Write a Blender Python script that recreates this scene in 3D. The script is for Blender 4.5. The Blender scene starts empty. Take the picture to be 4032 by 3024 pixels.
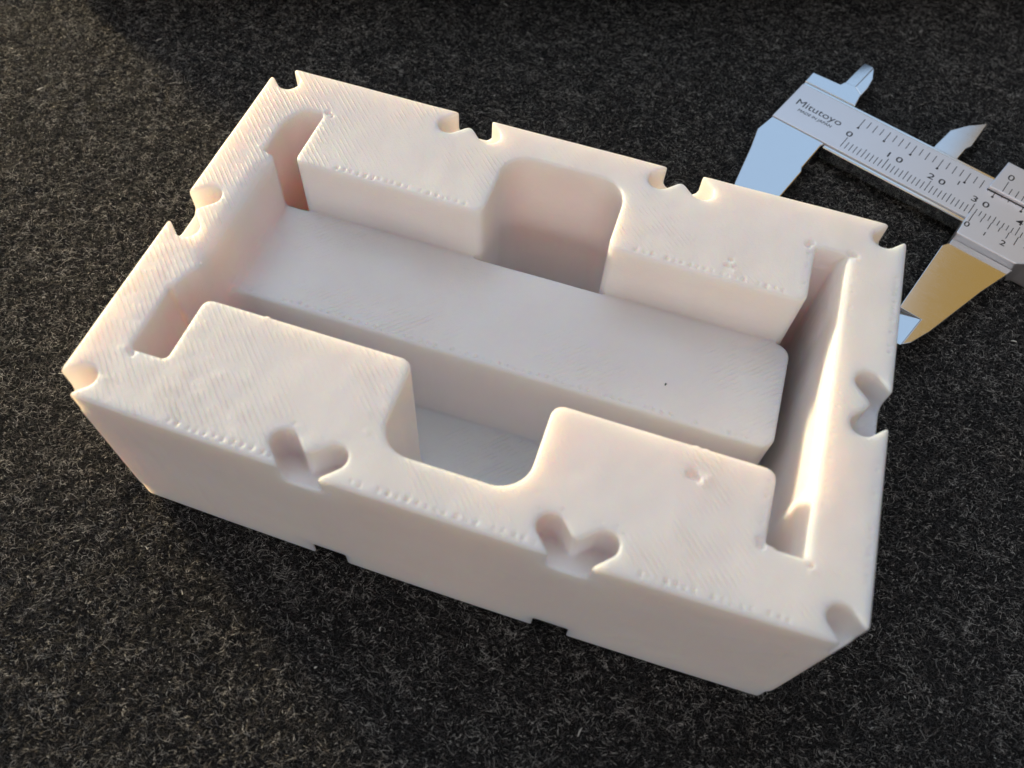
import bpy, bmesh, math
import numpy as np
from mathutils import Matrix, Vector

MM = 0.001
sc = bpy.context.scene
col = sc.collection
rng = np.random.default_rng(7)

# ------------------------------------------------------------------ camera
CAM_C = (72.543, -35.861, 132.350)
CAM_R = ((0.9508915, -0.2855014, 0.1195589),
         (0.3061779, 0.8109613, -0.4985949),
         (0.0453919, 0.5107159, 0.8585504))
cd = bpy.data.cameras.new('camera')
cd.sensor_fit = 'HORIZONTAL'; cd.sensor_width = 36.0
cd.lens = 3275.41 / 4032 * 36
cd.clip_start = 0.005; cd.clip_end = 20
cam = bpy.data.objects.new('camera', cd); col.objects.link(cam)
M4 = Matrix.Identity(4)
for i in range(3):
    for j in range(3): M4[i][j] = CAM_R[i][j]
    M4[i][3] = CAM_C[i] * MM
cam.matrix_world = M4
cd.dof.use_dof = True; cd.dof.focus_distance = 0.150; cd.dof.aperture_fstop = 24
sc.camera = cam

# ------------------------------------------------------------------ light
w = bpy.data.worlds.new('World'); sc.world = w; w.use_nodes = True
bg = w.node_tree.nodes['Background']
bg.inputs[0].default_value = (1.0, 0.93, 0.88, 1); bg.inputs[1].default_value = 0.09

def area(name, loc, target, size, power, color, size_y=None):
    l = bpy.data.lights.new(name, 'AREA'); l.energy = power; l.color = color
    l.shape = 'RECTANGLE'; l.size = size; l.size_y = size_y or size
    o = bpy.data.objects.new(name, l); col.objects.link(o)
    o.location = loc
    o.rotation_euler = (Vector(target) - Vector(loc)).to_track_quat('-Z', 'Y').to_euler()
    return o
MID = (0.055, 0.035, 0.02)
AZ, EL, DIST = math.radians(-26), math.radians(6.5), 1.6
lamp_dir = Vector((math.cos(AZ) * math.cos(EL), math.sin(AZ) * math.cos(EL), -math.sin(EL)))
area('low_warm_lamp', Vector(MID) - lamp_dir * DIST, MID, 0.20, 55, (1.0, 0.79, 0.46), 0.05)
area('window_light', (-0.45, 0.62, 1.15), MID, 0.9, 3.0, (0.78, 0.88, 1.0), 0.7)
area('ceiling_bounce_light', (0.05, -0.20, 1.05), (0.05, -0.20, 0.0), 2.0, 6.0, (0.78, 0.88, 1.0), 2.0)
area('room_fill_light', (0.10, -1.35, 0.46), MID, 1.3, 5.2, (1.0, 0.86, 0.77), 0.30)
area('sky_glow_light', (0.12, 1.25, 0.84), (0.10, 0.11, 0), 0.80, 2.2, (0.46, 0.69, 1.0), 1.05)
area('warm_wall_light', (0.71, 0.95, 0.90), (0.12, 0.09, 0), 0.60, 0.50, (1.0, 0.55, 0.0), 0.75)

sc.view_settings.view_transform = 'Standard'
sc.view_settings.look = 'None'
sc.view_settings.exposure = 0; sc.view_settings.gamma = 1
sc.render.engine = 'CYCLES'
sc.cycles.use_denoising = True
try:
    sc.cycles.denoising_input_passes = 'RGB_ALBEDO_NORMAL'; sc.cycles.denoising_prefilter = 'ACCURATE'
except Exception: pass
sc.cycles.max_bounces = 8; sc.cycles.diffuse_bounces = 5
sc.cycles.adaptive_threshold = 0.025

# ------------------------------------------------------------------ helpers
def tag(o, label=None, cat=None, group=None, kind=None):
    if label: o['label'] = label
    if cat: o['category'] = cat
    if group: o['group'] = group
    if kind: o['kind'] = kind
    return o

def empty(name, loc=(0, 0, 0), rz=0, parent=None):
    o = bpy.data.objects.new(name, None); col.objects.link(o)
    o.empty_display_size = 0.01
    o.location = [c * MM for c in loc]; o.rotation_euler = (0, 0, rz); o.parent = parent
    return o

def add(name, me, mat, parent=None):
    o = bpy.data.objects.new(name, me); col.objects.link(o)
    if mat: me.materials.append(mat)
    o.parent = parent
    return o

def nodes(name):
    m = bpy.data.materials.new(name); m.use_nodes = True
    nt = m.node_tree; b = nt.nodes['Principled BSDF']
    return m, nt, b

def N(nt, typ, **kw):
    n = nt.nodes.new(typ)
    for k, v in kw.items():
        if k in n.inputs: n.inputs[k].default_value = v
        else: setattr(n, k, v)
    return n

def mth(nt, op, a, b=None, c=None):
    n = nt.nodes.new('ShaderNodeMath'); n.operation = op
    for i, x in enumerate((a, b, c)):
        if x is None: continue
        if isinstance(x, (int, float)): n.inputs[i].default_value = x
        else: nt.links.new(x, n.inputs[i])
    return n.outputs[0]

# ------------------------------------------------------------------ materials
def plastic(name):
    m, nt, b = nodes(name); L = nt.links.new
    tc = N(nt, 'ShaderNodeTexCoord')
    mp = N(nt, 'ShaderNodeMapping'); mp.inputs['Scale'].default_value = (1000,) * 3
    L(tc.outputs['Object'], mp.inputs['Vector'])
    P = mp.outputs[0]
    sx = N(nt, 'ShaderNodeSeparateXYZ'); L(P, sx.inputs[0])
    # infill lines of the top skin, 45 degrees to the sides
    sg = mth(nt, 'MULTIPLY_ADD', mth(nt, 'GREATER_THAN', sx.outputs[2], 29.0), 2.0, -1.0)   # skins at different heights cross
    d = mth(nt, 'ADD', sx.outputs[0], mth(nt, 'MULTIPLY', sx.outputs[1], sg))
    n1 = N(nt, 'ShaderNodeTexNoise', Scale=0.35, Detail=3.0); L(P, n1.inputs['Vector'])
    d = mth(nt, 'ADD', d, mth(nt, 'MULTIPLY', n1.outputs[0], 0.35))
    wv = mth(nt, 'SINE', mth(nt, 'MULTIPLY', d, 2 * math.pi / 1.05))
    wv = mth(nt, 'POWER', mth(nt, 'MULTIPLY_ADD', wv, 0.5, 0.5), 4.0)
    n2 = N(nt, 'ShaderNodeTexNoise', Scale=0.055, Detail=2.0); L(P, n2.inputs['Vector'])
    mk = N(nt, 'ShaderNodeMapRange'); L(n2.outputs[0], mk.inputs[0])
    mk.inputs[1].default_value = 0.46; mk.inputs[2].default_value = 0.66
    mk.inputs[3].default_value = 0.10; mk.inputs[4].default_value = 1.0
    ge = N(nt, 'ShaderNodeNewGeometry'); sn = N(nt, 'ShaderNodeSeparateXYZ'); L(ge.outputs['Normal'], sn.inputs[0])
    up = mth(nt, 'GREATER_THAN', sn.outputs[2], 0.9)
    side = N(nt, 'ShaderNodeMapRange'); L(mth(nt, 'MULTIPLY', sx.outputs[0], sg), side.inputs[0])     # the skin is coarsest at one end
    side.inputs[1].default_value = -26.0; side.inputs[2].default_value = -46.0
    amt = mth(nt, 'ADD', mk.outputs[0], mth(nt, 'MULTIPLY', side.outputs[0], 0.8))
    lines = mth(nt, 'MULTIPLY', mth(nt, 'MULTIPLY', wv, amt), up)
    # layer lines on the walls
    lay = mth(nt, 'MULTIPLY', mth(nt, 'SINE', mth(nt, 'MULTIPLY', sx.outputs[2], 2 * math.pi / 0.6)), mth(nt, 'SUBTRACT', 1.0, up))
    n3 = N(nt, 'ShaderNodeTexNoise', Scale=2.6, Detail=5.0, Roughness=0.65); L(P, n3.inputs['Vector'])
    n4 = N(nt, 'ShaderNodeTexNoise', Scale=0.22, Detail=2.0); L(P, n4.inputs['Vector'])
    n6 = N(nt, 'ShaderNodeTexNoise', Scale=0.45, Detail=2.0); L(P, n6.inputs['Vector'])
    brk = N(nt, 'ShaderNodeMapRange'); L(n6.outputs[0], brk.inputs[0])
    brk.inputs[1].default_value = 0.35; brk.inputs[2].default_value = 0.68
    h = mth(nt, 'MULTIPLY', mth(nt, 'MULTIPLY', lines, brk.outputs[0]), 0.15)
    h = mth(nt, 'ADD', h, mth(nt, 'MULTIPLY', lay, 0.008))
    h = mth(nt, 'ADD', h, mth(nt, 'MULTIPLY', n3.outputs[0], 0.075))
    h = mth(nt, 'ADD', h, mth(nt, 'MULTIPLY', n4.outputs[0], 0.22))
    mb = N(nt, 'ShaderNodeMapping'); mb.inputs['Scale'].default_value = (0.22, 0.22, 0.012); L(P, mb.inputs['Vector'])
    nb = N(nt, 'ShaderNodeTexNoise', Scale=1.0, Detail=2.0); L(mb.outputs[0], nb.inputs['Vector'])
    h = mth(nt, 'ADD', h, mth(nt, 'MULTIPLY', mth(nt, 'MULTIPLY', nb.outputs[0], mth(nt, 'SUBTRACT', 1.0, up)), 0.45))
    bp = N(nt, 'ShaderNodeBump', Strength=1.0, Distance=MM); L(h, bp.inputs['Height'])
    L(bp.outputs[0], b.inputs['Normal'])
    cr = N(nt, 'ShaderNodeValToRGB')
    cr.color_ramp.elements[0].position = 0.3; cr.color_ramp.elements[0].color = (0.885, 0.830, 0.815, 1)
    cr.color_ramp.elements[1].position = 0.7; cr.color_ramp.elements[1].color = (0.91, 0.866, 0.858, 1)
    n5 = N(nt, 'ShaderNodeTexNoise', Scale=0.09, Detail=4.0); L(P, n5.inputs['Vector'])
    L(n5.outputs[0], cr.inputs[0]); L(cr.outputs[0], b.inputs['Base Color'])
    b.inputs['Roughness'].default_value = 0.42
    b.inputs['IOR'].default_value = 1.46
    b.inputs['Specular IOR Level'].default_value = 0.45
    b.inputs['Subsurface Weight'].default_value = 1.0
    b.inputs['Subsurface Radius'].default_value = (1.0, 0.70, 0.42)
    b.inputs['Subsurface Scale'].default_value = 5.5 * MM
    return m
M_BODY = plastic('printed_plastic')

def steel(name, base, rough, streak=0.06, aniso=(0.25, 3.0, 3.0)):
    m, nt, b = nodes(name); L = nt.links.new
    tc = N(nt, 'ShaderNodeTexCoord')
    mp = N(nt, 'ShaderNodeMapping'); mp.inputs['Scale'].default_value = tuple(1000 * a for a in aniso)
    L(tc.outputs['Object'], mp.inputs['Vector'])
    n = N(nt, 'ShaderNodeTexNoise', Scale=1.0, Detail=4.0, Roughness=0.6); L(mp.outputs[0], n.inputs['Vector'])
    L(mth(nt, 'MULTIPLY_ADD', n.outputs[0], streak * 2, rough - streak), b.inputs['Roughness'])
    bp = N(nt, 'ShaderNodeBump', Strength=0.5, Distance=0.004 * MM); L(n.outputs[0], bp.inputs['Height'])
    L(bp.outputs[0], b.inputs['Normal'])
    b.inputs['Base Color'].default_value = (*base, 1); b.inputs['Metallic'].default_value = 1.0
    return m
M_BEAM = steel('satin_chrome', (0.84, 0.83, 0.86), 0.46, 0.10, (0.15, 5.0, 5.0))
M_JAW = steel('ground_steel', (0.74, 0.75, 0.76), 0.13, 0.05, (0.35, 2.2, 2.2))
M_EDGE = steel('polished_edge_steel', (0.78, 0.78, 0.77), 0.15, 0.04)
m, nt, b = nodes('black_engraving'); b.inputs['Base Color'].default_value = (0.012, 0.011, 0.014, 1); b.inputs['Roughness'].default_value = 0.6
M_INK = m

m, nt, b = nodes('felt_backing')
tc = N(nt, 'ShaderNodeTexCoord'); n = N(nt, 'ShaderNodeTexNoise', Scale=900.0, Detail=4.0); nt.links.new(tc.outputs['Object'], n.inputs['Vector'])
cr = N(nt, 'ShaderNodeValToRGB'); cr.color_ramp.elements[0].color = (0.004, 0.004, 0.004, 1); cr.color_ramp.elements[1].color = (0.018, 0.017, 0.017, 1)
nt.links.new(n.outputs[0], cr.inputs[0]); nt.links.new(cr.outputs[0], b.inputs['Base Color'])
bp = N(nt, 'ShaderNodeBump', Strength=1.0, Distance=0.5 * MM); nt.links.new(n.outputs[0], bp.inputs['Height']); nt.links.new(bp.outputs[0], b.inputs['Normal'])
b.inputs['Roughness'].default_value = 0.95; b.inputs['Specular IOR Level'].default_value = 0.1
M_FELT = m

def fibre_mat(name, stops):
    m, nt, b = nodes(name)
    ci = N(nt, 'ShaderNodeAttribute'); ci.attribute_name = 'tint'
    cr = N(nt, 'ShaderNodeValToRGB'); e = cr.color_ramp.elements
    while len(e) < len(stops): e.new(0.5)
    for k, (p, c) in enumerate(stops): e[k].position = p; e[k].color = (*c, 1)
    nt.links.new(ci.outputs['Fac'], cr.inputs[0]); nt.links.new(cr.outputs[0], b.inputs['Base Color'])
    b.inputs['Roughness'].default_value = 0.36; b.inputs['Specular IOR Level'].default_value = 0.8
    return m
M_FIB = fibre_mat('felt_fibre', [(0.0, (0.008, 0.008, 0.009)), (0.30, (0.024, 0.024, 0.025)), (0.52, (0.10, 0.098, 0.096)),
                                 (0.61, (0.13, 0.095, 0.08)), (0.70, (0.36, 0.35, 0.33)), (0.95, (0.85, 0.83, 0.77))])
M_LINT = fibre_mat('white_lint', [(0.0, (0.55, 0.53, 0.48)), (1.0, (0.75, 0.74, 0.70))])
m, nt, b = nodes('matt_black_occluder'); b.inputs['Base Color'].default_value = (0.006, 0.006, 0.006, 1); b.inputs['Roughness'].default_value = 0.8
tc = N(nt, 'ShaderNodeTexCoord'); n = N(nt, 'ShaderNodeTexNoise', Scale=2500.0); nt.links.new(tc.outputs['Object'], n.inputs['Vector'])
bp = N(nt, 'ShaderNodeBump', Strength=0.4, Distance=0.1 * MM); nt.links.new(n.outputs[0], bp.inputs['Height']); nt.links.new(bp.outputs[0], b.inputs['Normal'])
M_OCCLUDER = m

# ------------------------------------------------------------------ felt
def value_noise(x, y, cell, seed):
    r = np.random.default_rng(seed); T = r.random((256, 256))
    gx = x / cell; gy = y / cell
    ix = np.floor(gx).astype(int); iy = np.floor(gy).astype(int)
    fx = gx - ix; fy = gy - iy
    fx = fx * fx * (3 - 2 * fx); fy = fy * fy * (3 - 2 * fy)
    a = T[ix % 256, iy % 256]; b_ = T[(ix + 1) % 256, iy % 256]; c = T[ix % 256, (iy + 1) % 256]; d = T[(ix + 1) % 256, (iy + 1) % 256]
    return (a * (1 - fx) + b_ * fx) * (1 - fy) + (c * (1 - fx) + d * fx) * fy

def felt_h(x, y):   # nap height in mm, topping out near zero
    return -0.42 + 0.42 * value_noise(x, y, 0.9, 1) + 0.22 * value_noise(x, y, 2.7, 2) + 0.28 * value_noise(x, y, 0.45, 3)

def felt_mesh():
    xs = np.concatenate([np.linspace(-900, -170, 12), np.arange(-168, 232, 0.9), np.linspace(234, 1000, 12)])
    ys = np.concatenate([np.linspace(-800, -112, 12), np.arange(-110, 262, 0.9), np.linspace(264, 900, 12)])
    X, Y = np.meshgrid(xs, ys, indexing='ij'); Z = felt_h(X, Y) - 0.25
    v = np.stack([X, Y, Z], -1).reshape(-1, 3) * MM
    nx, ny = X.shape
    i = np.arange(nx * ny).reshape(nx, ny)
    f = np.stack([i[:-1, :-1], i[1:, :-1], i[1:, 1:], i[:-1, 1:]], -1).reshape(-1, 4)
    return np_mesh('felt', v, f)

def np_mesh(name, v, f, smooth=True):
    me = bpy.data.meshes.new(name)
    me.vertices.add(len(v)); me.vertices.foreach_set('co', np.ascontiguousarray(v, np.float32).ravel())
    me.loops.add(f.size); me.loops.foreach_set('vertex_index', np.ascontiguousarray(f, np.int32).ravel())
    me.polygons.add(len(f)); me.polygons.foreach_set('loop_start', np.arange(0, f.size, f.shape[1], dtype=np.int32))
    me.update(calc_edges=True)
    if smooth: me.polygons.foreach_set('use_smooth', np.ones(len(f), bool))
    me.validate()
    return me

felt = add('felt', felt_mesh(), M_FELT)
tag(felt, 'charcoal grey wool felt covering the table', 'felt', kind='structure')

def fibres(name, xy, length, rad, lift, mat, spread=0.75, heading=math.radians(15), npt=6, curl=0.55, tint=None):
    n = len(xy)
    th = heading + rng.normal(0, spread, n); flip = rng.random(n) < 0.5; th = np.where(flip, th + math.pi, th)
    step = (length / (npt - 1))
    P = np.empty((n, npt, 3)); x = xy[:, 0].copy(); y = xy[:, 1].copy()
    k = rng.normal(0, curl, n); z0 = rng.random(n) ** 1.5 * lift[0]; arch = rng.random(n) ** 3 * lift[1]
    tilt = rng.normal(0, 0.12, n)
    for i in range(npt):
        t = i / (npt - 1)
        P[:, i, 0] = x; P[:, i, 1] = y
        P[:, i, 2] = felt_h(x, y) + z0 - 0.12 + arch * 4 * t * (1 - t) + tilt * (t - 0.5) * length * 0.5
        th = th + k * 0.5 + rng.normal(0, curl * 0.6, n)
        x = x + np.cos(th) * step; y = y + np.sin(th) * step
    P[:, :, 2] = np.minimum(P[:, :, 2], 1.3)
    # keep fibres from standing up through the things that press on them
    bx = (P[:, :, 0] > -0.5) & (P[:, :, 0] < 110.5) & (P[:, :, 1] > -0.5) & (P[:, :, 1] < 70.7)
    P[:, :, 2] = np.where(bx, np.minimum(P[:, :, 2], -0.1), P[:, :, 2])
    cv = bpy.data.hair_curves.new(name)
    cv.add_curves([npt] * n)
    cv.position_data.foreach_set('vector', (P.reshape(-1, 3) * MM).astype(np.float32).ravel())
    ra = cv.attributes.new('radius', 'FLOAT', 'POINT')
    prof = np.sin(np.linspace(0.25, math.pi - 0.25, npt)) ** 0.5
    R = (rad[:, None] * prof[None, :] * MM).astype(np.float32)
    ra.data.foreach_set('value', R.ravel())
    ti = cv.attributes.new('tint', 'FLOAT', 'CURVE')
    tuft = value_noise(xy[:, 0] - 0.3 * xy[:, 1], xy[:, 1] * 1.5, 0.7, 31) * 0.7 + value_noise(xy[:, 0], xy[:, 1], 1.7, 32) * 0.3
    ti.data.foreach_set('value', (np.clip(0.62 * rng.random(n) + 0.8 * (tuft - 0.5) + 0.14, 0, 1) if tint is None else np.where(tint > 0, tint, np.clip(0.55 * rng.random(n) + 1.15 * (tuft - 0.5) + 0.13, 0, 1))).astype(np.float32))
    o = bpy.data.objects.new(name, cv); col.objects.link(o); cv.materials.append(mat)
    return o

def scatter(n):
    # a parallelogram a little larger than the ground the frame shows
    P = np.c_[rng.uniform(-150, 215, n), rng.uniform(-95, 245, n)]
    # rotate-free clip: drop what lies deep under the block and the far corners out of sight
    inside = (P[:, 0] > 2) & (P[:, 0] < 108) & (P[:, 1] > 2) & (P[:, 1] < 68)
    a = 0.40 * P[:, 0] + 175 - P[:, 1]          # far edge of the frame, with a margin
    b_ = P[:, 1] - (-0.90 * P[:, 0] - 70)       # near left edge
    c = 0.42 * (P[:, 0] - 5) + P[:, 1] * 0 + 1000
    return P[(~inside) & (a > 0) & (b_ > 0)]
xy = scatter(1450000)
n = len(xy)
fleck = rng.random(n) < 0.085                      # short pale wool ends among the dark fibres
ff = fibres('felt_fibres', xy, np.where(fleck, rng.uniform(0.2, 0.7, n), rng.gamma(2.0, 0.26, n) + 0.28),
            np.where(fleck, rng.uniform(0.014, 0.034, n), rng.uniform(0.007, 0.019, n)), (0.42, 0.45), M_FIB, curl=0.36, npt=4, spread=0.9,
            tint=np.where(fleck, 0.62 + 0.36 * rng.random(n) ** 1.6, -1.0))
tag(ff, 'dark wool fibres lying tangled over the felt', 'fibres', kind='stuff')
lint_xy = np.array([(32.5, 130.6), (-11.8, 125.4), (41.5, -16.7), (7.3, -8.1), (-54.9, 102.8), (48.3, -8.1), (150.0, 62.0), (146.0, 58.0), (-30, 60), (-70, 80)] +
                   [tuple(p) for p in scatter(150)[:45]])
nl = len(lint_xy)
li = fibres('lint_flecks', lint_xy, rng.uniform(0.5, 1.6, nl), rng.uniform(0.06, 0.13, nl), (0.6, 0.3), M_LINT, spread=1.2, npt=5, curl=0.3)
tag(li, 'pale lint flecks scattered over the dark felt', 'lint', kind='stuff')

# ------------------------------------------------------------------ black case added past the far side to shade the felt
def prism(name, outline, z0, z1, mat, parent=None, bevel=0.0, seg=2, top=None):
    """outline in mm, counter-clockwise; top: optional function (u, v) -> z of the upper face."""
    bm = bmesh.new()
    lo = [bm.verts.new((x * MM, y * MM, z0 * MM)) for x, y in outline]
    hi = [bm.verts.new((x * MM, y * MM, (top(x, y) if top else z1) * MM)) for x, y in outline]
    k = len(outline)
    bm.faces.new(lo[::-1]); bm.faces.new(hi)
    for i in range(k):
        bm.faces.new((lo[i], lo[(i + 1) % k], hi[(i + 1) % k], hi[i]))
    bmesh.ops.recalc_face_normals(bm, faces=bm.faces)
    if bevel:
        bmesh.ops.bevel(bm, geom=list(bm.edges), offset=bevel * MM, segments=seg, affect='EDGES', profile=0.5, clamp_overlap=True)
    me = bpy.data.meshes.new(name); bm.to_mesh(me); bm.free()
    return add(name, me, mat, parent)

ca = math.atan2(200.3 - 103.4, 146.8 + 97.6)
case = empty('black_occluder', (-80.4, 109.4, 0), ca)  # box put in to keep the low warm light off the felt
prism('occluder_base', [(0, 0), (330, 0), (330, 150), (0, 150)], 0, 16, M_OCCLUDER, case, 1.5)
prism('occluder_top', [(0.4, 0.4), (329.6, 0.4), (329.6, 149.6), (0.4, 149.6)], 16.4, 25, M_OCCLUDER, case, 1.5)
tag(case, 'flat black case added along the far side to shade the felt', 'case')

# ------------------------------------------------------------------ printed block (signed distance field -> mesh)
L_, W_, H_ = 110.0, 70.2, 33.6
VOX = 0.25

def smax(a, b, k):
    h = np.clip(0.5 + 0.5 * (a - b) / k, 0, 1)
    return b * (1 - h) + a * h + k * h * (1 - h)
def smin(a, b, k): return -smax(-a, -b, k)

def rect(X, Y, x0, x1, y0, y1, r=0.0):
    cx, cy = (x0 + x1) / 2, (y0 + y1) / 2
    qx = np.abs(X - cx) - (x1 - x0) / 2 + r; qy = np.abs(Y - cy) - (y1 - y0) / 2 + r
    return np.hypot(np.maximum(qx, 0), np.maximum(qy, 0)) + np.minimum(np.maximum(qx, qy), 0) - r

def capsule(X, Y, a, b, r):
    ax, ay = a; bx, by = b
    px, py = X - ax, Y - ay; dx, dy = bx - ax, by - ay
    t = np.clip((px * dx + py * dy) / (dx * dx + dy * dy), 0, 1)
    return np.hypot(px - t * dx, py - t * dy) - r

def polygon(X, Y, pts):
    d = np.full(X.shape, 1e9); s = np.ones(X.shape)
    k = len(pts)
    for i in range(k):
        ax, ay = pts[i]; bx, by = pts[i - 1]
        ex, ey = bx - ax, by - ay; wx, wy = X - ax, Y - ay
        t = np.clip((wx * ex + wy * ey) / (ex * ex + ey * ey), 0, 1)
        d = np.minimum(d, (wx - ex * t) ** 2 + (wy - ey * t) ** 2)
        c1 = Y >= ay; c2 = Y < by; c3 = ex * wy > ey * wx
        f = (c1 & c2 & c3) | (~c1 & ~c2 & ~c3)
        s = np.where(f, -s, s)
    return s * np.sqrt(d)

def surface_nets(F, origin, vox):
    S = F < 0
    nx, ny, nz = F.shape
    c = np.zeros((nx - 1, ny - 1, nz - 1), np.uint8)
    for dx in (0, 1):
        for dy in (0, 1):
            for dz in (0, 1):
                c += S[dx:nx - 1 + dx, dy:ny - 1 + dy, dz:nz - 1 + dz]
    act = (c > 0) & (c < 8)
    idx = np.argwhere(act)
    ids = np.full(act.shape, -1, np.int32); ids[act] = np.arange(len(idx))
    i, j, k = idx.T
    acc = np.zeros((len(idx), 3)); cnt = np.zeros(len(idx))
    cor = [(a, b_, d) for a in (0, 1) for b_ in (0, 1) for d in (0, 1)]
    val = {o: F[i + o[0], j + o[1], k + o[2]].astype(np.float64) for o in cor}
    for o in cor:
        for ax in range(3):
            if o[ax] == 1: continue
            q = list(o); q[ax] = 1; q = tuple(q)
            a, b_ = val[o], val[q]
            cr = (a < 0) != (b_ < 0)
            t = np.where(cr, a / np.where(cr, a - b_, 1), 0)
            p = np.array(o, float)[None, :].repeat(len(idx), 0); p[:, ax] += t
            acc += np.where(cr[:, None], p, 0); cnt += cr
    V = (idx + acc / cnt[:, None]) * vox + np.asarray(origin)
    faces = []
    for ax in range(3):
        sl0 = [slice(None)] * 3; sl1 = [slice(None)] * 3
        sl0[ax] = slice(0, -1); sl1[ax] = slice(1, None)
        A = S[tuple(sl0)]; B = S[tuple(sl1)]
        e = np.argwhere(A != B)
        o1, o2 = [(1, 2), (2, 0), (0, 1)][ax]
        ok = (e[:, o1] > 0) & (e[:, o2] > 0) & (e[:, o1] < F.shape[o1] - 1) & (e[:, o2] < F.shape[o2] - 1)
        e = e[ok]
        def cell(d1, d2):
            q = e.copy(); q[:, o1] -= d1; q[:, o2] -= d2
            return ids[q[:, 0], q[:, 1], q[:, 2]]
        quad = np.stack([cell(1, 1), cell(0, 1), cell(0, 0), cell(1, 0)], -1)
        inside_first = A[e[:, 0], e[:, 1], e[:, 2]]
        quad = np.where(inside_first[:, None], quad, quad[:, ::-1])
        faces.append(quad)
    return V, np.concatenate(faces)

def dent(F, ax, pts, rx, ry, rz, sign=1, k=0.12):
    """sink (sign 1) or raise (sign -1) small ellipsoids, each in its own corner of the grid"""
    xs, ys, zs = ax
    for (px, py, pz, s) in pts:
        r = 1.6 * max(rx, ry, rz) * s + 0.3
        i0, i1 = np.searchsorted(xs, [px - r, px + r]); j0, j1 = np.searchsorted(ys, [py - r, py + r]); k0, k1 = np.searchsorted(zs, [pz - r, pz + r])
        if i1 <= i0 or j1 <= j0 or k1 <= k0: continue
        x, y, z = np.meshgrid(xs[i0:i1], ys[j0:j1], zs[k0:k1], indexing='ij')
        q = np.sqrt(((x - px) / rx) ** 2 + ((y - py) / ry) ** 2 + ((z - pz) / rz) ** 2)
        d = (q - s) * min(rx, ry, rz)
        sub = F[i0:i1, j0:j1, k0:k1]
        F[i0:i1, j0:j1, k0:k1] = smax(sub, -d, k) if sign > 0 else smin(sub, d, k)

def stitched(x0, y0, x1, y1, z, step, jit=0.08):
    n = int(math.hypot(x1 - x0, y1 - y0) / step)
    out = []
    for i in range(n):
        if rng.random() < 0.10: continue
        t = (i + 0.5 + rng.normal(0, 0.08)) / n
        out.append((x0 + (x1 - x0) * t + rng.normal(0, jit * 0.4), y0 + (y1 - y0) * t + rng.normal(0, jit), z + rng.normal(0, 0.03), rng.uniform(0.7, 1.2)))
    return out

BAR_Z, BAR_Y0, BAR_Y1, BAR_X1, FLOOR = 22.5, 29.9, 49.5, 97.6, 2.2
xs = np.arange(-2.0, L_ + 2.01, VOX); ys = np.arange(-2.0, W_ + 2.01, VOX); zs = np.arange(-1.5, H_ + 1.6, VOX)
X, Y = np.meshgrid(xs, ys, indexing='ij')
def bow(t, a): return a * (1 - t * t)
tx = (X - 55) / 55
Yb = Y + bow(tx, 0.75) - 0.35                    # the long front side bellies out a little
outer = np.maximum(np.maximum(-X, X - L_), np.maximum(-Yb, Y - W_))
ch = 3.2
for sx_, cx in ((1, 0), (-1, L_)):
    for sy_, cy in ((1, 0), (-1, W_)):
        dd = (ch - sx_ * (X - cx) - sy_ * (Y - cy)) / math.sqrt(2)
        outer = smax(outer, dd, 0.5)
rec = rect(X, Y, 6.9, 100.1, 20.6, 49.8, 0.3)
rec = smin(rec, rect(X, Y, 6.9, 12.5, 9.5, 61.6, 0.8), 1.6)
rec = smax(rec, (Y - 58.0 - (X - 6.9) * 1.5) * 0.55, 1.2)
rec = smin(rec, rect(X, Y, 96.2, 100.1, 9.9, 61.2, 0.4), 1.8)
rec = smin(rec, rect(X, Y, 44.7, 65.2, 6.4, 63.9, 4.6), 2.0)
stub = polygon(X, Y, [(-20, 10.0), (7.2, 21.0), (7.9, 23.4), (8.9, 25.4), (9.3, 29), (9.3, 48.9), (8.7, 49.9), (6.9, 50.4), (-20, 60)])
rec = smax(rec, -stub, 0.5)
notch = np.full(X.shape, 1e9)
R0 = 1.86
for c in (L_ / 3, 2 * L_ / 3):
    for (oy, s) in ((-0.3, 1), (W_ + 0.1, -1)):
        for q in (-1, 1): notch = smin(notch, capsule(X, Y, (c, oy), (c + q * 3.55, oy + s * 3.65), R0), 1.1)
for (ox, s) in ((-0.1, 1), (L_ + 0.1, -1)):
    for q in (-1, 1): notch = smin(notch, capsule(X, Y, (ox, W_ / 2), (ox + s * 3.55, W_ / 2 + q * 3.55), R0), 1.1)
for ox, s in ((0, 1), (L_, -1)):
    for oy, q in ((0, 1), (W_, -1)): notch = smin(notch, capsule(X, Y, (ox, oy), (ox + s * 3.45, oy + q * 3.45), R0), 1.1)
Z = zs[None, None, :]
warp = (0.10 * (value_noise(X, Y, 23, 11) - 0.5) + 0.06 * (value_noise(X, Y, 7, 12) - 0.5))[:, :, None]
Zt = Z + warp
F = smax(smax(outer[:, :, None], Zt - H_, 0.65), -Z, 1.1)
recess = smax(rec[:, :, None], FLOOR - Z, 0.6)
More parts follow.
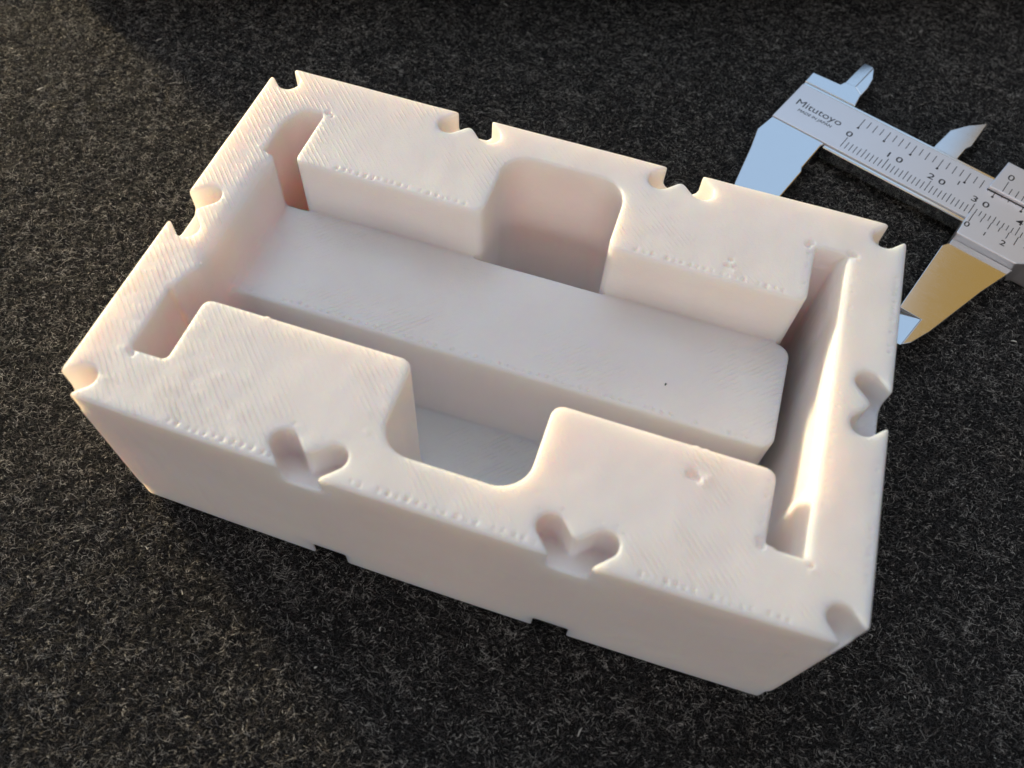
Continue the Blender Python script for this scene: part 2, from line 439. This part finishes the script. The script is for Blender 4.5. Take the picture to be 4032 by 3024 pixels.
# wide lead-in along the outer wall of the right slot, softer break on the stub above the bar
lead = (X[:, :, None] - (101.5 + (Z - H_) * 0.55)) * 0.87
rs = rect(X, Y, 97.5, 104, 9.6, 61.4, 0.3)[:, :, None]
soft = 0.55 + 2.6 * np.clip(1 - np.maximum(np.abs(Y - 37.5) - 9.5, 0) / 3.0, 0, 1) * np.clip((13.5 - X) / 3.0, 0, 1)
F = smax(F, -smax(smax(rs, lead, 0.3), (H_ - 4.0) - Z, 0.3), 0.6)
F = smax(F, -recess, soft[:, :, None])
bar = smax(np.maximum(rect(X, Y, -10, BAR_X1, BAR_Y0, BAR_Y1, 2.4), 6.0 - X)[:, :, None], np.maximum(Z + 1.4 * warp - BAR_Z, 1.0 - Z), 0.6)
F = smin(F, bar, (0.7 + 3.0 * np.clip((15.5 - X) / 4.0, 0, 1) * np.clip((46.5 - Y) / 4.0, 0, 1) * np.clip((Y - 26.0) / 4.0, 0, 1))[:, :, None])      # the bar grows out of the left wall
edge_d = np.clip(np.minimum(np.minimum(X, L_ - X), np.minimum(Y, W_ - Y)), 0, 4.5)      # notch floors dip inwards
nfloor = (H_ - 4.6 - edge_d * 0.6)[:, :, None]
F = smax(F, -smax(notch[:, :, None], (nfloor - Z) * 0.75, 1.2), 0.45)
F = smax(F, -smax(notch[:, :, None], Z - 4.3, 0.5), 0.35)
F = F.astype(np.float32)
axs = (xs, ys, zs)
top = H_ + 0.05
P1 = stitched(17, 1.05, 33, 0.9, top, 1.25) + stitched(43, 0.75, 69, 0.75, top, 1.25) + stitched(80, 0.95, 101, 1.2, top, 1.15)
P1 += stitched(19, 50.75, 42, 50.75, top, 1.2) + stitched(69, 50.8, 93, 50.8, top, 1.2)
dent(F, axs, stitched(17, BAR_Y0 + 0.95, 94, BAR_Y0 + 0.95, BAR_Z + 0.05, 1.3), 0.30, 0.26, 0.5)
dent(F, axs, P1, 0.23, 0.38, 0.52)
P2 = stitched(102.5, 13, 102.5, 58, top, 1.2) + stitched(95.3, 12, 95.3, 19, top, 1.0) + stitched(95.3, 52, 95.3, 60, top, 1.0) + stitched(108.9, 8, 108.9, 28, top, 1.2) + stitched(108.9, 43, 108.9, 60, top, 1.2)
dent(F, axs, P2, 0.28, 0.20, 0.28)
arc = []
for c, q in ((L_ / 3, -1), (L_ / 3, 1), (2 * L_ / 3, 1), (2 * L_ / 3, -1)):
    for a in rng.uniform(0.2, 0.95, 4) * math.pi:
        arc.append((c + q * 3.55 + 2.75 * math.cos(a), 3.4 + 2.75 * math.sin(a), top, rng.uniform(0.5, 1.0)))
dent(F, axs, arc, 0.22, 0.20, 0.30)
# blobs and scars left by the nozzle
scar = [(83.9, 54.0, top, 1.0), (84.5, 52.8, top, 0.9), (83.4, 52.7, top, 1.0), (85.4, 16.4, top, 1.9), (86.2, 16.0, top, 1.2),
        (95.3, 61.6, top, 1.3), (94.9, 61.0, top, 1.0), (101.6, 61.7, top, 1.4), (102.3, 61.5, top, 1.2), (95.4, 10.3, top, 1.2), (95.6, 9.5, top, 1.2),
        (102.0, 8.9, top, 1.0), (7.2, 9.2, top, 1.2), (7.7, 8.7, top, 1.0), (13.0, 62.0, top, 1.2), (13.9, 61.4, top, 0.9)]
dent(F, axs, scar, 0.45, 0.45, 0.5)
blob = [(84.2, 53.4, H_, 1.0), (83.6, 53.3, H_, 0.8), (87.6, 16.5, H_, 1.0), (87.0, 15.3, H_, 1.1), (86.9, 15.8, H_, 0.9), (84.8, 51.9, H_ , 0.8),
        (94.7, 60.4, H_, 0.9), (95.6, 61.1, H_, 0.9), (102.6, 60.9, H_, 0.9), (102.2, 8.2, H_, 1.0), (6.0, 51.0, H_, 0.9), (8.9, 26.0, H_ - 0.1, 0.8),
        (13.3, 60.6, H_, 0.9), (12.5, 62.4, H_, 0.7), (6.6, 4.0, H_, 0.7), (42.9, 8.1, H_, 0.9), (85.2, 20.4, H_ - 0.1, 0.9), (86.5, 20.4, H_ - 0.1, 0.7), (22.4, 20.4, H_ - 0.1, 1.0),
        (41.8, 11.0, H_, 0.7), (34.4, 5.9, H_, 0.7), (66.0, 66.6, H_, 0.7)]
dent(F, axs, blob, 0.34, 0.34, 0.17, -1, 0.15)
V, Q = surface_nets(F, (xs[0], ys[0], zs[0]), VOX)
block = empty('printed_block', (55, 35.1, 0))
OFF = np.array([55, 35.1, 0])
body = add('body', np_mesh('body', (V - OFF) * MM, Q), M_BODY, block)
del F, recess

speck = prism('dark_speck', [(24.65, 0.5), (24.8, 0.45), (24.95, 0.75), (24.8, 0.95), (24.68, 0.8)], BAR_Z - 0.05, BAR_Z + 0.12, M_INK, block)
tag(block, 'white 3D printed block with rounded pockets, a sunken center bar and keyhole notches', 'block')

# ------------------------------------------------------------------ vernier caliper
ZT = 5.0                                           # height of the beam's face
cal = empty('vernier_caliper', (105.06, 121.78, 0), math.radians(-18.96 - 1.6))
tag(cal, 'steel vernier caliper lying open on the felt behind the white block', 'caliper')
beam = prism('beam', [(-16.4, -3.0), (190, -3.0), (190, 11.7), (-16.2, 11.3)], 1.5, ZT, M_BEAM, cal, 0.12)
prism('edge_strip', [(-16.25, 11.5), (-3.4, 11.75), (190, 11.75), (190, 12.7), (-3.4, 12.7), (-16.3, 12.6)], 1.6, ZT - 0.35, M_EDGE, beam, 0.2)
prism('edge_strip', [(-3.0, -4.1), (190, -4.1), (190, -3.05), (-3.0, -3.05)], 1.6, ZT - 0.35, M_EDGE, beam, 0.2)
prism('fixed_jaw', [(-16.35, -3.06), (-16.95, -8.9), (-15.2, -15.0), (-12.5, -26.4), (-8.4, -39.5), (-7.0, -41.2), (-4.4, -41.6), (-2.9, -41.0), (-2.9, -14.2), (-3.4, -12.9), (-3.4, -4.1), (-3.05, -3.06)],
      0.9, ZT - 0.15, M_JAW, cal, 0.22)
prism('fixed_jaw_shoulder', [(-16.35, 12.62), (-3.35, 12.72), (-3.6, 14.2), (-4.0, 17.0), (-6.4, 19.0), (-9.0, 18.6), (-9.5, 17.2), (-16.4, 16.7)], 0.9, ZT - 0.15, M_JAW, cal, 0.2)
fi = empty('inside_jaw', (0, 0, 0), 0, cal)
prism('blade', [(-6.35, 18.98), (-4.0, 17.02), (-3.95, 20.5), (-4.4, 24.2), (-6.0, 28.2)], 0.9, ZT - 0.3, M_JAW, fi, 0.1)
prism('bevel_facet', [(-9.0, 18.65), (-6.4, 19.02), (-6.1, 28.2), (-8.6, 28.9)], 0.9, 4, M_JAW, fi, 0.05, top=lambda x, y: 4.2 + (x + 9.0) * 0.15)
tag(fi, 'fixed upper jaw with a dark bevelled facet beside the bright blade')

slider = empty('slider', (0, 0, 0), 0, cal)
ZS = 5.9
prism('upper_plate', [(30.3, 7.9), (78, 7.9), (78, 17.6), (30.9, 17.8)], 0.3, ZS, M_BEAM, slider, 0.25)
prism('lower_plate', [(30.1, -9.4), (42.9, -9.3), (44.5, -8.0), (78, -8.0), (78, -1.9), (30.0, -1.9)], 0.3, ZS, M_BEAM, slider, 0.25)
prism('back_plate', [(30.4, -7.8), (77.8, -7.8), (77.8, 17.3), (30.9, 17.3)], 0.2, 1.45, M_BEAM, slider, 0.1)
mj = prism('movable_jaw', [(30.3, -9.42), (30.25, -11.0), (29.3, -12.6), (29.2, -33.2), (33.8, -33.2), (33.3, -41.2), (34.6, -39.5), (36.3, -34.8), (40.3, -19.0), (43.3, -9.42)][::1],
           0.9, ZT - 0.9, M_JAW, cal, 0.12)
prism('knife_tip', [(29.2, -33.25), (29.3, -41.4), (33.25, -41.2), (33.75, -33.25)], 0.9, 3, M_JAW, mj, 0.05, top=lambda x, y: 3.1 + (x - 29.2) * 0.2)
ij = prism('inside_jaw', [(16.0, 12.9), (21.7, 12.9), (21.9, 17.9), (22.6, 19.6), (22.6, 29.3), (19.3, 25.6), (16.8, 21.4)], 1.0, 3.9, M_JAW, cal, 0.15)
tag(ij, 'pointed curved upper jaw of the sliding part')

def marks(name, segs, z, parent, wd=0.16):
    """engraved strokes: (u0, v0, u1, v1, width)"""
    vv, fc = [], []
    for (a, b_, c, d, wdt) in segs:
        l = math.hypot(c - a, d - b_); nx, ny = -(d - b_) / l * wdt / 2, (c - a) / l * wdt / 2
        i = len(vv)
        for zz in (z - 0.02, z + 0.012):
            vv += [(a + nx, b_ + ny, zz), (a - nx, b_ - ny, zz), (c - nx, d - ny, zz), (c + nx, d + ny, zz)]
        fc += [(i + 4, i + 5, i + 6, i + 7), (i, i + 3, i + 2, i + 1)] + [(i + k, i + (k + 1) % 4, i + 4 + (k + 1) % 4, i + 4 + k) for k in range(4)]
    o = add(name, np_mesh(name, np.array(vv) * MM, np.array(fc), False), M_INK, parent)
    o['kind'] = 'stuff'
    return o

def text(name, s, u, v, size, z, parent, sx=1.0, bold=0.0, shear=0.0, align='LEFT'):
    cu = bpy.data.curves.new(name, 'FONT'); cu.body = s; cu.size = size * MM; cu.offset = bold * MM; cu.shear = shear
    cu.extrude = 0.012 * MM; cu.align_x = align; cu.resolution_u = 4
    tmp = bpy.data.objects.new('tmp', cu); col.objects.link(tmp)
    me = bpy.data.meshes.new_from_object(tmp.evaluated_get(bpy.context.evaluated_depsgraph_get()))
    bpy.data.objects.remove(tmp); bpy.data.curves.remove(cu)
    me.materials.clear()
    o = add(name, me, M_INK, parent)
    o.location = (u * MM, v * MM, z * MM); o.scale = (sx, 1, 1)
    return o

ticks = []
for k in range(0, 151):
    if 30.2 < k: 
        if k > 31 and k < 78: pass
    t = 1.9 if k % 10 == 0 else (1.25 if k % 5 == 0 else 0.75)
    ticks.append((k, -1.75, k, t, 0.17))
for k in range(0, 97):
    x = 0.4 + k * 25.4 / 16
    bt = 6.3 if k % 4 == 0 else (7.0 if k % 2 == 0 else 7.4)
    ticks.append((x, bt, x, 9.9, 0.17))
    if k % 4 == 0: ticks.append((x - 0.02, bt - 0.28, x + 0.02, bt + 0.28, 0.5))
marks('scale_marks', ticks, ZT, beam)
ver = []
for k in range(0, 21):
    x = 30.9 + k * 1.95; ver.append((x, -4.9 if k % 5 == 0 else (-4.3 if k % 2 == 0 else -3.5), x, -2.15, 0.17))
for k in range(0, 9):
    x = 33.2 + k * 1.389; ver.append((x, 8.2, x, 11.8 if k % 4 == 0 else (10.6 if k % 2 == 0 else 10.2), 0.17))
marks('vernier_marks', ver, ZS, slider)
marks('plate_gap', [(30.35, 7.8, 78, 7.8, 0.28)], ZT + 0.05, slider)
nm = [('0', -0.2), ('10', 10.7), ('20', 20.7), ('30', 30.7), ('40', 40.7), ('50', 50.7)]
for s, u in nm:
    for q, chh in enumerate(s):
        text('numeral', chh, u + (q - (len(s) - 1) / 2) * 2.5 + 0.0, 2.35, 2.5, ZT, beam, 1.25, 0.02, 0, 'CENTER')
text('numeral', '1', 24.9, 4.7, 1.9, ZT, beam, 1.0, 0.03, 0, 'CENTER')
text('numeral', '2', 50.3, 4.7, 1.9, ZT, beam, 1.0, 0.03, 0, 'CENTER')
text('numeral', '0', 33.2, 12.4, 2.7, ZS, slider, 1.1, 0.01, 0, 'CENTER')
text('numeral', '0', 30.9, -6.6, 2.2, ZS, slider, 1.1, 0.02, 0, 'CENTER')
text('numeral', '1', 34.8, -6.5, 1.6, ZS, slider, 1.1, 0.02, 0, 'CENTER')
text('numeral', '2', 38.7, -6.6, 2.2, ZS, slider, 1.1, 0.02, 0, 'CENTER')
text('brand_lettering', 'Mitutoyo', -14.5, 4.0, 3.05, ZT, beam, 1.02, 0.0)
text('origin_lettering', 'MADE IN JAPAN', -12.9, 2.15, 1.25, ZT, beam, 0.95, 0.015, 0.1)
